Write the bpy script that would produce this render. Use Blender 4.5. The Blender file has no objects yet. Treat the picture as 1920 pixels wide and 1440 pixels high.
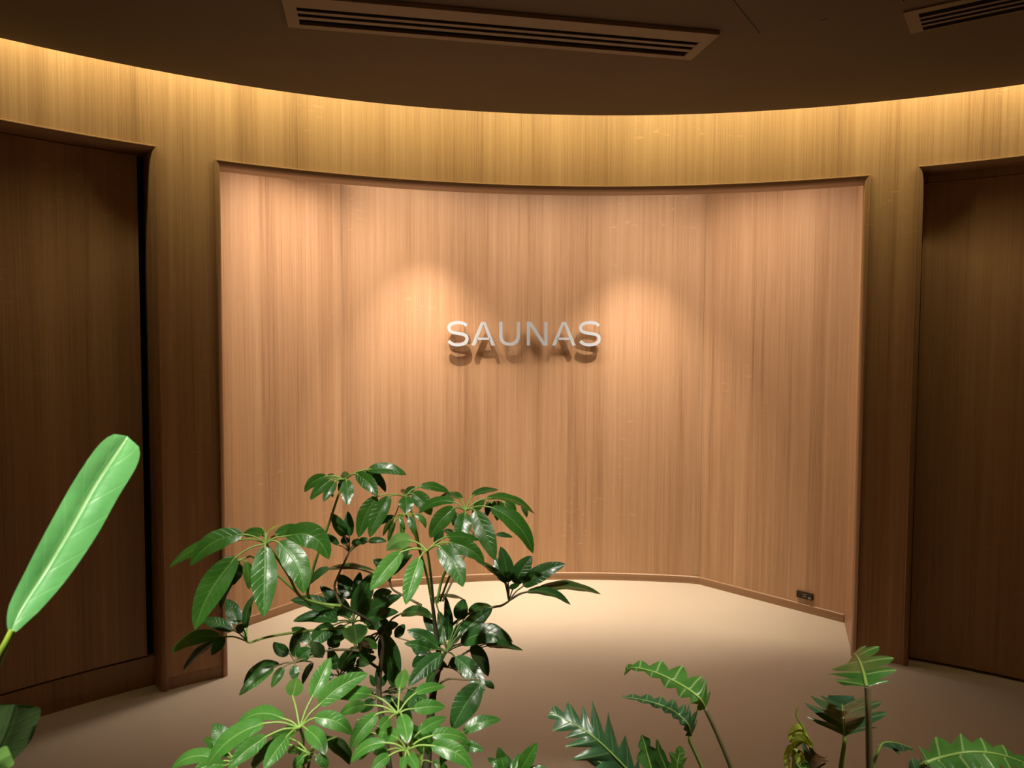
import bpy, math, random
from mathutils import Vector, Matrix
R_ = math.radians
random.seed(7)
SC = bpy.context.scene
COL = SC.collection

# ------------------------------------------------------------------ camera
FPX = 1400.0
PITCH = math.atan(72 / FPX)
ROLL = R_(0.25)
CAM = Vector((0, 0, 1.5))
_r, _u, _f = Vector((1, 0, 0)), Vector((0, math.sin(PITCH), math.cos(PITCH))), Vector((0, math.cos(PITCH), -math.sin(PITCH)))
AX = _r * math.cos(ROLL) + _u * math.sin(ROLL)
AY = -_r * math.sin(ROLL) + _u * math.cos(ROLL)
cd = bpy.data.cameras.new('camera')
cam = bpy.data.objects.new('camera', cd)
COL.objects.link(cam)
m = Matrix((AX, AY, -_f)).transposed().to_4x4()
m.translation = CAM
cam.matrix_world = m
cd.sensor_width = 36
cd.lens = 36 * FPX / 1920
cd.clip_start = 0.02
cd.dof.use_dof = True
cd.dof.focus_distance = 3.2
cd.dof.aperture_fstop = 14
SC.camera = cam

# ------------------------------------------------------------------ world, exposure
w = bpy.data.worlds.new('world')
SC.world = w
w.use_nodes = True
w.node_tree.nodes['Background'].inputs[0].default_value = (0.02, 0.015, 0.01, 1)
w.node_tree.nodes['Background'].inputs[1].default_value = 0.3
SC.view_settings.view_transform = 'Standard'
SC.view_settings.look = 'None'
SC.view_settings.exposure = 0.0
SC.view_settings.gamma = 1.0
SC.view_settings.use_curve_mapping = False

# ------------------------------------------------------------------ lights
def lamp(kind, name, loc, energy, color, target=None, **kw):
    l = bpy.data.lights.new(name, kind)
    l.energy = energy
    l.color = color
    for k, v in kw.items():
        setattr(l, k, v)
    o = bpy.data.objects.new(name, l)
    COL.objects.link(o)
    o.location = loc
    if target is not None:
        o.rotation_euler = (Vector(target) - Vector(loc)).to_track_quat('-Z', 'Y').to_euler()
    return o

NICHE_C = (1.0, 0.83, 0.65)
lamp('SPOT', 'niche_spot', (-0.47, 4.13, 2.66), 215, NICHE_C, (-0.45, 4.44, 0.9), spot_size=R_(58), spot_blend=1.0, shadow_soft_size=0.003)
lamp('SPOT', 'niche_spot', (0.74, 4.16, 2.66), 215, NICHE_C, (0.72, 4.48, 0.9), spot_size=R_(58), spot_blend=1.0, shadow_soft_size=0.003)
lamp('AREA', 'niche_wash', (-0.85, 3.78, 2.68), 15, NICHE_C, (-1.05, 4.0, 1.2), shape='RECTANGLE', size=0.5, size_y=0.12, spread=R_(110))
lamp('AREA', 'niche_wash', (1.25, 3.80, 2.68), 17, NICHE_C, (1.4, 4.1, 1.2), shape='RECTANGLE', size=0.5, size_y=0.12, spread=R_(110))
lamp('AREA', 'niche_wash', (0.13, 4.22, 2.70), 20, NICHE_C, (0.13, 4.45, 1.6), shape='RECTANGLE', size=2.0, size_y=0.12, spread=R_(120))
PLANT_C = (1.0, 0.93, 0.82)
lamp('SPOT', 'plant_spot', (-0.25, 0.45, 2.56), 110, PLANT_C, (-0.22, 1.06, 1.0), spot_size=R_(42), spot_blend=0.45, shadow_soft_size=0.02)
lamp('SPOT', 'plant_spot', (0.78, 0.45, 2.56), 125, PLANT_C, (0.70, 1.06, 0.9), spot_size=R_(40), spot_blend=0.45, shadow_soft_size=0.02)
lamp('SPOT', 'plant_spot', (-0.75, -0.45, 2.56), 215, PLANT_C, (-0.40, 0.57, 1.43), spot_size=R_(17), spot_blend=0.4, shadow_soft_size=0.02)

# ------------------------------------------------------------------ helpers
def P3(px, py, Y):
    """point on the plane y = Y seen at a pixel of the photograph"""
    d = _f + AX * ((px - 960) / FPX) + AY * ((720 - py) / FPX)
    return CAM + d * (Y / d.y)

CX, CY, RW, RB = 0.408, 0.699, 3.115, 4.035
def hit_cyl(px, py, r):
    d = _f + AX * ((px - 960) / FPX) + AY * ((720 - py) / FPX)
    ox, oy = CAM.x - CX, CAM.y - CY
    a = d.x ** 2 + d.y ** 2; b = 2 * (ox * d.x + oy * d.y); c = ox * ox + oy * oy - r * r
    t = (-b + math.sqrt(b * b - 4 * a * c)) / (2 * a)
    return CAM + d * t
def pol(phi, r, z):
    return Vector((CX + r * math.sin(phi), CY + r * math.cos(phi), z))

class MB:
    def __init__(self):
        self.v = []; self.f = []; self.uv = []; self.mi = []
    def quad(self, pts, uvs=None, mi=0):
        n = len(self.v)
        self.v += [Vector(p) for p in pts]
        self.f.append(tuple(range(n, n + len(pts))))
        self.uv.append(uvs or [(p[0], p[2]) for p in pts])
        self.mi.append(mi)
    def grid(self, P, UV=None, mi=0, closed=False):
        n0 = len(self.v); a = len(P); b = len(P[0])
        for row in P:
            self.v += [Vector(p) for p in row]
        for i in range(a - 1):
            for j in range(b if closed else b - 1):
                j2 = (j + 1) % b
                q = (n0 + i * b + j, n0 + (i + 1) * b + j, n0 + (i + 1) * b + j2, n0 + i * b + j2)
                self.f.append(q); self.mi.append(mi)
                if UV:
                    self.uv.append([UV[i][j], UV[i + 1][j], UV[i + 1][j2], UV[i][j2]])
                else:
                    self.uv.append([(j / b, i / a)] * 4)
    def box(self, o, ex, ey, ez, mi=0):
        """box from corner o with three edge vectors"""
        o, ex, ey, ez = map(Vector, (o, ex, ey, ez))
        c = [o, o + ex, o + ex + ey, o + ey]
        c += [p + ez for p in c]
        n = len(self.v); self.v += c
        for q in ((3, 2, 1, 0), (4, 5, 6, 7), (0, 1, 5, 4), (1, 2, 6, 5), (2, 3, 7, 6), (3, 0, 4, 7)):
            self.f.append(tuple(n + i for i in q)); self.mi.append(mi)
            self.uv.append([(c[i].x + c[i].y, c[i].z) for i in q])
    def tube(self, pts, rads, seg=7, mi=0):
        pts = [Vector(p) for p in pts]
        if not hasattr(rads, '__len__'):
            rads = [rads] * len(pts)
        rows = []; up = Vector((0.3, 0.2, 1)).normalized(); side = None
        for i, p in enumerate(pts):
            t = (pts[min(i + 1, len(pts) - 1)] - pts[max(i - 1, 0)]).normalized()
            if side is None:
                side = t.cross(up)
                if side.length < 0.05: side = t.cross(Vector((1, 0, 0)))
            side = (side - t * side.dot(t)).normalized()
            s2 = t.cross(side)
            rows.append([p + (side * math.cos(2 * math.pi * k / seg) + s2 * math.sin(2 * math.pi * k / seg)) * rads[i] for k in range(seg)])
        self.grid(rows, [[(k / seg, i * 0.1) for k in range(seg)] for i in range(len(rows))], mi, closed=True)
        for row, rev in ((rows[0], 1), (rows[-1], 0)):
            n = len(self.v); self.v += row
            f = list(range(n, n + seg)); 
            self.f.append(tuple(f[::-1] if rev else f)); self.mi.append(mi); self.uv.append([(0, 0)] * seg)
    def build(self, name, mats, parent=None, smooth=False, origin=None):
        o0 = Vector(origin) if origin is not None else (parent_world(parent) if parent else Vector((0, 0, 0)))
        me = bpy.data.meshes.new(name)
        me.from_pydata([tuple(v - o0) for v in self.v], [], self.f)
        uvl = me.uv_layers.new(name='UVMap')
        i = 0
        for u in self.uv:
            for q in u:
                uvl.data[i].uv = q; i += 1
        if not isinstance(mats, (list, tuple)): mats = [mats]
        for mm in mats: me.materials.append(mm)
        for p, k in zip(me.polygons, self.mi):
            p.material_index = k; p.use_smooth = smooth
        o = bpy.data.objects.new(name, me)
        COL.objects.link(o)
        if parent: o.parent = parent
        elif origin is not None: o.location = o0
        return o
def parent_world(p):
    v = Vector((0, 0, 0))
    while p is not None:
        v += p.location; p = p.parent
    return v
def tag(o, label=None, cat=None, group=None, kind=None):
    if label: o['label'] = label
    if cat: o['category'] = cat
    if group: o['group'] = group
    if kind: o['kind'] = kind
    return o
def empty(name, loc):
    o = bpy.data.objects.new(name, None); COL.objects.link(o); o.location = loc
    o.empty_display_size = 0.1
    return o

# ------------------------------------------------------------------ materials
def mat(name):
    mm = bpy.data.materials.new(name); mm.use_nodes = True
    nt = mm.node_tree; b = nt.nodes['Principled BSDF']
    return mm, nt, b
def N(nt, typ, **kw):
    n = nt.nodes.new(typ)
    for k, v in kw.items(): setattr(n, k, v)
    return n
def ramp(nt, pts, interp='LINEAR'):
    r = N(nt, 'ShaderNodeValToRGB'); cr = r.color_ramp; cr.interpolation = interp
    while len(cr.elements) < len(pts): cr.elements.new(0.5)
    for e, (p, c) in zip(cr.elements, pts):
        e.position = p; e.color = (*c, 1) if len(c) == 3 else c
    return r
def mathn(nt, op, a, b=None, c=None):
    n = N(nt, 'ShaderNodeMath', operation=op)
    for i, x in enumerate((a, b, c)):
        if x is None: continue
        if isinstance(x, (int, float)): n.inputs[i].default_value = x
        else: nt.links.new(x, n.inputs[i])
    return n.outputs[0]
def mixc(nt, fac, a, b, mode='MIX'):
    n = N(nt, 'ShaderNodeMix', data_type='RGBA', blend_type=mode)
    for s, x in ((0, fac), (6, a), (7, b)):
        if isinstance(x, (int, float)): n.inputs[s].default_value = x
        elif isinstance(x, (tuple, list)): n.inputs[s].default_value = (*x, 1)
        else: nt.links.new(x, n.inputs[s])
    return n.outputs[2]
def flat(name, col, rough=0.6, spec=0.5, metal=0.0):
    mm, nt, b = mat(name)
    b.inputs['Base Color'].default_value = (*col, 1)
    b.inputs['Roughness'].default_value = rough
    b.inputs['Specular IOR Level'].default_value = spec
    b.inputs['Metallic'].default_value = metal
    return mm

def wood(name, tint=(1, 1, 1), rough=0.42, rot=False):
    """straight grained veneer, u along the wall in metres and v the height"""
    mm, nt, b = mat(name)
    L = nt.links.new
    uv = N(nt, 'ShaderNodeUVMap'); uv.uv_map = 'UVMap'
    sep = N(nt, 'ShaderNodeSeparateXYZ'); L(uv.outputs[0], sep.inputs[0])
    U, V = (sep.outputs[1], sep.outputs[0]) if rot else (sep.outputs[0], sep.outputs[1])
    def nz(su, sv, scale=1, detail=3, off=0.0, rough_=0.55, dist=0.0):
        cb = N(nt, 'ShaderNodeCombineXYZ')
        L(mathn(nt, 'MULTIPLY', U, su), cb.inputs[0]); L(mathn(nt, 'MULTIPLY', V, sv), cb.inputs[1])
        cb.inputs[2].default_value = off
        n = N(nt, 'ShaderNodeTexNoise'); n.inputs['Scale'].default_value = scale
        n.inputs['Detail'].default_value = detail; n.inputs['Roughness'].default_value = rough_
        n.inputs['Distortion'].default_value = dist
        L(cb.outputs[0], n.inputs[0]); return n.outputs[0]
    # veneer leaves of unequal width, each with its own tone
    wob = mathn(nt, 'MULTIPLY', nz(1.5, 0.0, 1, 1, 3.3), 0.9)
    idx = mathn(nt, 'FLOOR', mathn(nt, 'MULTIPLY', mathn(nt, 'ADD', U, wob), 8.5))
    wn = N(nt, 'ShaderNodeTexWhiteNoise', noise_dimensions='1D'); L(idx, wn.inputs['W'])
    broad = nz(9, 0.25, 1, 3, 1.0)
    mid = nz(45, 0.5, 1, 3, 5.0, 0.6)
    fine = nz(230, 1.8, 1, 3, 9.0, 0.65)
    pore = nz(620, 26, 1, 2, 2.0, 0.6)
    flake = nz(13, 42, 1, 2, 4.0, 0.6, 0.8)
    t = mathn(nt, 'ADD', mathn(nt, 'MULTIPLY', broad, 0.22), mathn(nt, 'MULTIPLY', mid, 0.29))
    t = mathn(nt, 'ADD', t, mathn(nt, 'MULTIPLY', fine, 0.36))
    t = mathn(nt, 'ADD', t, mathn(nt, 'MULTIPLY', wn.outputs[0], 0.09))
    t = mathn(nt, 'ADD', t, mathn(nt, 'MULTIPLY', pore, 0.10))
    cr = ramp(nt, [(0.36, (0.25 * tint[0], 0.140 * tint[1], 0.075 * tint[2])), (0.50, (0.385 * tint[0], 0.228 * tint[1], 0.128 * tint[2])),
                   (0.62, (0.46 * tint[0], 0.285 * tint[1], 0.168 * tint[2])), (0.74, (0.55 * tint[0], 0.36 * tint[1], 0.22 * tint[2]))])
    L(t, cr.inputs[0])
    fl = ramp(nt, [(0.63, (0, 0, 0)), (0.72, (1, 1, 1))]); L(flake, fl.inputs[0])
    gate = ramp(nt, [(0.55, (0, 0, 0)), (0.68, (1, 1, 1))]); L(nz(3.2, 1.1, 1, 2, 7.7), gate.inputs[0])
    k = mathn(nt, 'MULTIPLY', mathn(nt, 'MULTIPLY', fl.outputs[0], gate.outputs[0]), 0.5)
    c = mixc(nt, k, cr.outputs[0], (0.66 * tint[0], 0.43 * tint[1], 0.25 * tint[2]))
    L(c, b.inputs['Base Color'])
    b.inputs['Roughness'].default_value = rough
    b.inputs['Specular IOR Level'].default_value = 0.35
    bp = N(nt, 'ShaderNodeBump'); bp.inputs['Strength'].default_value = 0.12; bp.inputs['Distance'].default_value = 0.002
    L(fine, bp.inputs['Height']); L(bp.outputs[0], b.inputs['Normal'])
    return mm
W_WALL = wood('veneer_wall')
W_DOOR = wood('veneer_door', (0.82, 0.80, 0.80))
W_TRIM = wood('veneer_trim', (0.74, 0.72, 0.70), 0.38)

def floor_mat():
    mm, nt, b = mat('floor_resin'); L = nt.links.new
    tc = N(nt, 'ShaderNodeTexCoord')
    n = N(nt, 'ShaderNodeTexNoise'); n.inputs['Scale'].default_value = 1.2; n.inputs['Detail'].default_value = 4
    L(tc.outputs['Object'], n.inputs[0])
    cr = ramp(nt, [(0.3, (0.425, 0.365, 0.295)), (0.7, (0.465, 0.40, 0.325))]); L(n.outputs[0], cr.inputs[0])
    L(cr.outputs[0], b.inputs['Base Color'])
    b.inputs['Roughness'].default_value = 0.62
    b.inputs['Specular IOR Level'].default_value = 0.3
    n2 = N(nt, 'ShaderNodeTexNoise'); n2.inputs['Scale'].default_value = 90; L(tc.outputs['Object'], n2.inputs[0])
    bp = N(nt, 'ShaderNodeBump'); bp.inputs['Strength'].default_value = 0.05; bp.inputs['Distance'].default_value = 0.002
    L(n2.outputs[0], bp.inputs['Height']); L(bp.outputs[0], b.inputs['Normal'])
    return mm
FLOOR = floor_mat()
def ceil_mat():
    mm, nt, b = mat('ceiling_paint'); L = nt.links.new
    tc = N(nt, 'ShaderNodeTexCoord')
    n = N(nt, 'ShaderNodeTexNoise'); n.inputs['Scale'].default_value = 2; n.inputs['Detail'].default_value = 3
    L(tc.outputs['Object'], n.inputs[0])
    cr = ramp(nt, [(0.3, (0.125, 0.088, 0.055)), (0.7, (0.14, 0.098, 0.062))]); L(n.outputs[0], cr.inputs[0])
    L(cr.outputs[0], b.inputs['Base Color']); b.inputs['Roughness'].default_value = 0.85
    return mm
CEIL = ceil_mat()
VENT = flat('vent_paint', (0.22, 0.16, 0.105), 0.6)
DARK = flat('dark_void', (0.006, 0.005, 0.005), 0.9, 0.1)
WHITE_METAL = flat('brushed_pale_metal', (0.40, 0.455, 0.53), 0.5, 0.5, 0.0)
SIDE_METAL = flat('letter_edge_metal', (0.75, 0.72, 0.68), 0.4, 0.5, 0.3)
BRONZE = flat('dark_bronze', (0.03, 0.018, 0.009), 0.5, 0.4, 0.2)
PINM = flat('pin_metal', (0.5, 0.42, 0.33), 0.35, 0.5, 0.6)
SILV = flat('light_plastic', (0.22, 0.19, 0.17), 0.4)
SOIL = flat('bark_mulch', (0.05, 0.03, 0.018), 0.95, 0.2)
PLANTER = flat('planter_render', (0.17, 0.12, 0.085), 0.6)
def emis(name, col, s):
    mm, nt, b = mat(name)
    b.inputs['Base Color'].default_value = (0.8, 0.8, 0.8, 1)
    b.inputs['Emission Color'].default_value = (*col, 1); b.inputs['Emission Strength'].default_value = s
    return mm
LED = emis('led_strip_warm', (1.0, 0.86, 0.40), 90.0)

def leafmat(name, dark, light, vein, under, trans, rough=0.3, veins=9.0, tw=0.28, blot=(0.3, 0.7), vein_w=0.045, side=0.35, slant=0.16):
    mm, nt, b = mat(name); L = nt.links.new
    uv = N(nt, 'ShaderNodeUVMap'); uv.uv_map = 'UVMap'
    sep = N(nt, 'ShaderNodeSeparateXYZ'); L(uv.outputs[0], sep.inputs[0])
    au = mathn(nt, 'ABSOLUTE', sep.outputs[0])
    tc = N(nt, 'ShaderNodeTexCoord')
    n = N(nt, 'ShaderNodeTexNoise'); n.inputs['Scale'].default_value = 26; n.inputs['Detail'].default_value = 3
    L(tc.outputs['Object'], n.inputs[0])
    cr = ramp(nt, [(blot[0], dark), (blot[1], light)]); L(n.outputs[0], cr.inputs[0])
    mid = ramp(nt, [(0.0, (1, 1, 1)), (vein_w, (0.8, 0.8, 0.8)), (vein_w * 1.9, (0, 0, 0))]); L(au, mid.inputs[0])
    # side veins slanting forward
    s = mathn(nt, 'FRACT', mathn(nt, 'MULTIPLY', mathn(nt, 'SUBTRACT', sep.outputs[1], mathn(nt, 'MULTIPLY', au, slant)), veins))
    s = mathn(nt, 'ABSOLUTE', mathn(nt, 'SUBTRACT', s, 0.5))
    sv = ramp(nt, [(0.0, (1, 1, 1)), (0.07, (0, 0, 0))]); L(s, sv.inputs[0])
    f = mathn(nt, 'MAXIMUM', mathn(nt, 'MULTIPLY', mid.outputs[0], 0.85), mathn(nt, 'MULTIPLY', sv.outputs[0], side))
    top = mixc(nt, f, cr.outputs[0], vein)
    geo = N(nt, 'ShaderNodeNewGeometry')
    col = mixc(nt, geo.outputs['Backfacing'], top, under)
    L(col, b.inputs['Base Color'])
    b.inputs['Roughness'].default_value = rough
    L(mathn(nt, 'SUBTRACT', 0.6, mathn(nt, 'MULTIPLY', geo.outputs['Backfacing'], 0.42)), b.inputs['Specular IOR Level'])
    n3 = N(nt, 'ShaderNodeTexNoise'); n3.inputs['Scale'].default_value = 60; L(tc.outputs['Object'], n3.inputs[0])
    hh = mathn(nt, 'ADD', mathn(nt, 'MULTIPLY', n3.outputs[0], 0.7), mathn(nt, 'MULTIPLY', f, -0.5))
    bp = N(nt, 'ShaderNodeBump'); bp.inputs['Strength'].default_value = 0.35; bp.inputs['Distance'].default_value = 0.003
    L(hh, bp.inputs['Height']); L(bp.outputs[0], b.inputs['Normal'])
    tr = N(nt, 'ShaderNodeBsdfTranslucent'); tr.inputs[0].default_value = (*trans, 1)
    mx = N(nt, 'ShaderNodeMixShader'); mx.inputs[0].default_value = tw
    L(b.outputs[0], mx.inputs[1]); L(tr.outputs[0], mx.inputs[2])
    L(mx.outputs[0], nt.nodes['Material Output'].inputs[0])
    return mm
L_OLD = leafmat('schefflera_leaf', (0.024, 0.105, 0.012), (0.042, 0.150, 0.018), (0.11, 0.26, 0.05), (0.10, 0.20, 0.06), (0.12, 0.36, 0.03))
L_DEEP = leafmat('schefflera_shaded_leaf', (0.018, 0.075, 0.014), (0.030, 0.105, 0.020), (0.09, 0.20, 0.05), (0.05, 0.09, 0.03), (0.05, 0.14, 0.02), tw=0.12)  # darker copy of the umbrella leaf, shade of the rear whorls in its colour
L_FRESH = leafmat('schefflera_fresh_leaf', (0.048, 0.185, 0.026), (0.080, 0.245, 0.040), (0.22, 0.42, 0.10), (0.14, 0.30, 0.07), (0.18, 0.40, 0.05))
L_YOUNG = leafmat('young_leaf', (0.24, 0.34, 0.035), (0.42, 0.46, 0.06), (0.50, 0.55, 0.15), (0.30, 0.38, 0.06), (0.5, 0.55, 0.05), tw=0.35)
L_PHIL = leafmat('lobed_leaf', (0.040, 0.135, 0.022), (0.070, 0.20, 0.035), (0.34, 0.48, 0.16), (0.12, 0.22, 0.07), (0.16, 0.40, 0.04), veins=7, side=0.75, vein_w=0.03, slant=0)
L_PHILD = leafmat('lobed_dark_leaf', (0.024, 0.075, 0.030), (0.040, 0.11, 0.044), (0.20, 0.32, 0.13), (0.05, 0.14, 0.03), (0.06, 0.16, 0.03), veins=7, side=0.5, vein_w=0.03, tw=0.12, slant=0)  # darker green variant of the lobed leaf
L_BIG = leafmat('oval_leaf', (0.085, 0.32, 0.085), (0.13, 0.41, 0.12), (0.30, 0.55, 0.20), (0.16, 0.30, 0.10), (0.25, 0.55, 0.12), veins=6.5, side=0.16, vein_w=0.05, rough=0.36)
STALK = flat('green_stalk', (0.22, 0.36, 0.07), 0.45)
STALK_D = flat('brownish_stalk', (0.17, 0.15, 0.07), 0.5)
STALK_Y = flat('yellow_stalk', (0.26, 0.40, 0.04), 0.5)
BARK = flat('schefflera_bark', (0.07, 0.06, 0.03), 0.8)
STALK_K = flat('dark_green_stalk', (0.085, 0.15, 0.03), 0.5)

# ------------------------------------------------------------------ room shell
ZC = 2.59          # floating ceiling underside
ZTOP = 2.305       # niche head (outer line of casing)
ZDOOR = 2.325
PHI_N = (R_(-33.3), R_(24.0))
PHI_L = (R_(-62.0), R_(-37.6))
PHI_R = (R_(27.6), R_(52.0))
WALL_TOP = 2.82

def arange(a, b, step):
    n = max(1, int(math.ceil((b - a) / step)))
    return [a + (b - a) * i / n for i in range(n + 1)]

def wall_ring():
    mb = MB()
    phis = sorted(set(sum([arange(a, b, R_(1.5)) for a, b in ((PHI_R[1], R_(298)), (R_(-62), PHI_L[1]), (PHI_L[1], PHI_N[0]), PHI_N, (PHI_N[1], PHI_R[0]), PHI_R)], [])))
    for a, b in zip(phis, phis[1:]):
        mid = (a + b) / 2
        z0 = 0.0
        if PHI_N[0] < mid < PHI_N[1]: z0 = ZTOP
        if PHI_L[0] < mid < PHI_L[1] or PHI_R[0] < mid < PHI_R[1]: z0 = ZDOOR
        mb.quad([pol(a, RW, z0), pol(b, RW, z0), pol(b, RW, WALL_TOP), pol(a, RW, WALL_TOP)],
                [(a * RW, z0), (b * RW, z0), (b * RW, WALL_TOP), (a * RW, WALL_TOP)])
    return tag(mb.build('wall_back', W_WALL, smooth=False), kind='structure')
wall = wall_ring()

def casing(name, phi, ztop, depth, z0=0.0, rounded=0.026):
    prof = [(0, 0.0), (-0.001, -0.010), (0.001, -0.0135), (0.005, -0.014), (0.007, -0.0125), (0.013, -0.010), (0.0185, -0.006),
            (0.022, 0.0), (0.0245, 0.008), (0.026, 0.018), (rounded, 0.030), (rounded, depth)]
    arc = arange(phi[0], phi[1], R_(1.0))
    rows, uvs = [], []
    for s, dr in prof:
        row, uv = [], []
        a0, a1, zt = phi[0] + s / RW, phi[1] - s / RW, ztop - s
        row += [pol(a0, RW + dr, z0), pol(a0, RW + dr, zt)]; uv += [(a0 * RW + dr, z0), (a0 * RW + dr, zt)]
        for a in arc[1:-1]:
            row.append(pol(a, RW + dr, zt)); uv.append((zt + dr + 3, a * RW))
        row += [pol(a1, RW + dr, zt), pol(a1, RW + dr, z0)]; uv += [(a1 * RW - dr, zt), (a1 * RW - dr, z0)]
        rows.append(row); uvs.append(uv)
    mb = MB(); mb.grid(rows, uvs)
    # end cap to the floor and outer return of the bead
    return tag(mb.build(name, W_TRIM, smooth=False), kind='structure')
casing('trim_1', PHI_N, ZTOP, 0.105)
casing('trim_2', PHI_L, ZDOOR, 0.12)
casing('trim_3', PHI_R, ZDOOR, 0.12)

# niche walls, ceiling and the fat header between them
BL = Vector((-1.022, 4.467)); BR = Vector((1.189, 4.65))
def phi_of(p): return math.atan2(p[0] - CX, p[1] - CY)
phL, phR = phi_of(BL), phi_of(BR)
jL = pol(PHI_N[0] + 0.026 / RW, RW + 0.105, 0); jR = pol(PHI_N[1] - 0.026 / RW, RW + 0.105, 0)
SL = Vector((-1.52, 3.755, 0)); SR = Vector((1.818, 4.001, 0))
NZ = 2.75
def niche():
    mb = MB()
    arc = arange(phL, phR, R_(0.8))
    for a, b in zip(arc, arc[1:]):
        mb.quad([pol(a, RB, 0), pol(b, RB, 0), pol(b, RB, NZ), pol(a, RB, NZ)], [(a * RB, 0.3), (b * RB, 0.3), (b * RB, NZ + .3), (a * RB, NZ + .3)])
    def flatw(p, q, u0):
        l = (Vector(q) - Vector(p)).length
        p0, q0 = Vector((p[0], p[1], 0)), Vector((q[0], q[1], 0)); up = Vector((0, 0, NZ))
        mb.quad([p0, q0, q0 + up, p0 + up], [(u0, 0), (u0 + l, 0), (u0 + l, NZ), (u0, NZ)])
    flatw(SL.xy, BL, 7.1); flatw(BR, SR.xy, 11.3)
    flatw(jL.xy, SL.xy, 5.0); flatw(SR.xy, jR.xy, 14.2)
    return tag(mb.build('wall_niche', W_WALL), kind='structure')
niche()
def header():
    mb = MB()
    arc = arange(PHI_N[0] + 0.026 / RW, PHI_N[1] - 0.026 / RW, R_(1.0))
    for a, b in zip(arc, arc[1:]):
        r = RW + 0.105
        mb.quad([pol(a, r, ZTOP - 0.026), pol(b, r, ZTOP - 0.026), pol(b, r, NZ), pol(a, r, NZ)])
    return tag(mb.build('wall_header', W_TRIM), kind='structure')
header()
def niche_ceiling():
    mb = MB()
    arc = arange(phL, phR, R_(2))
    pts = [Vector((p.x, p.y, NZ)) for p in [pol(a, RB + .01, 0) for a in arc]] + [Vector((SR.x, SR.y, NZ)), Vector((jR.x, jR.y, NZ))]
    pts += [pol(a, RW + 0.1, NZ) for a in reversed(arange(PHI_N[0], PHI_N[1], R_(2)))] + [Vector((jL.x, jL.y, NZ)), Vector((SL.x, SL.y, NZ))]
    mb.quad(pts); return tag(mb.build('ceiling_niche', CEIL), kind='structure')
niche_ceiling()

def niche_base():
    """slim baseboard round the niche"""
    h, t = 0.046, 0.008
    mb = MB()
    path = [SL.xy, BL] + [pol(a, RB, 0).xy for a in arange(phL, phR, R_(0.8))[1:-1]] + [BR, SR.xy]
    prof = [(0, h + 0.002), (0.6, h), (1, h - 0.003), (1, 0)]
    rows, uvs = [], []
    n = len(path); acc = 0
    nor = []
    for i in range(n):
        d1 = (path[i] - path[i - 1]).normalized() if i else (path[1] - path[0]).normalized()
        d2 = (path[i + 1] - path[i]).normalized() if i < n - 1 else d1
        n1, n2 = Vector((d1.y, -d1.x)), Vector((d2.y, -d2.x))
        v = (n1 + n2).normalized(); nor.append(v / max(0.3, v.dot(n1)))
    for k, z in prof:
        rows.append([Vector((*(path[i] + nor[i] * t * k), z)) for i in range(n)])
        acc = 0; u = []
        for i in range(n):
            if i: acc += (path[i] - path[i - 1]).length
            u.append((z + 2, acc * 0.3))
        uvs.append(u)
    mb.grid(rows, uvs)
    return tag(mb.build('baseboard_niche', W_TRIM), kind='structure')
niche_base()

def floor():
    mb = MB(); n = 96
    mb.quad([pol(2 * math.pi * i / n, 4.6, 0) for i in range(n)][::-1])
    return tag(mb.build('floor', FLOOR), kind='structure')
floor()
CC = Vector((0.436, 0.192)); RC = 3.403
def ceiling():
    mb = MB(); n = 180
    ring = [Vector((CC.x + RC * math.sin(2 * math.pi * i / n), CC.y + RC * math.cos(2 * math.pi * i / n), 0)) for i in range(n)]
    keep = []
    for p in ring:                       # the disc never crosses the wall behind the camera
        q = Vector((p.x - CX, p.y - CY))
        if q.length > RW - 0.07: q = q.normalized() * (RW - 0.07)
        keep.append(Vector((q.x + CX, q.y + CY, 0)))
    t = 0.03
    lo = [Vector((p.x, p.y, ZC)) for p in keep]; hi = [Vector((p.x, p.y, ZC + t)) for p in keep]
    mb.quad(lo); mb.quad(hi[::-1])
    for i in range(n):
        j = (i + 1) % n
        mb.quad([lo[i], hi[i], hi[j], lo[j]])
    tag(mb.build('ceiling', CEIL), kind='structure')
    # lid of the cove above
    mb = MB(); mb.quad([pol(2 * math.pi * i / 96, RW + 0.02, ZC + 0.20) for i in range(96)])
    tag(mb.build('ceiling_cove', CEIL), kind='structure')
    # hidden LED strip lying behind the rim of the floating ceiling
    mb = MB(); rows = []
    cen = Vector((CX, CY, 0))
    for s in (-0.022, 0.0):
        row = []
        for p in keep:
            d = (Vector((p.x, p.y, 0)) - cen).normalized()
            row.append(Vector((p.x, p.y, ZC + 0.19)) + d * s)
        rows.append(row + [row[0]])
    mb.grid(rows)
    o = mb.build('light_strip', LED)
    tag(o, 'warm glowing light strip hidden behind the rim of the round ceiling', 'light strip')
ceiling()

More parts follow.
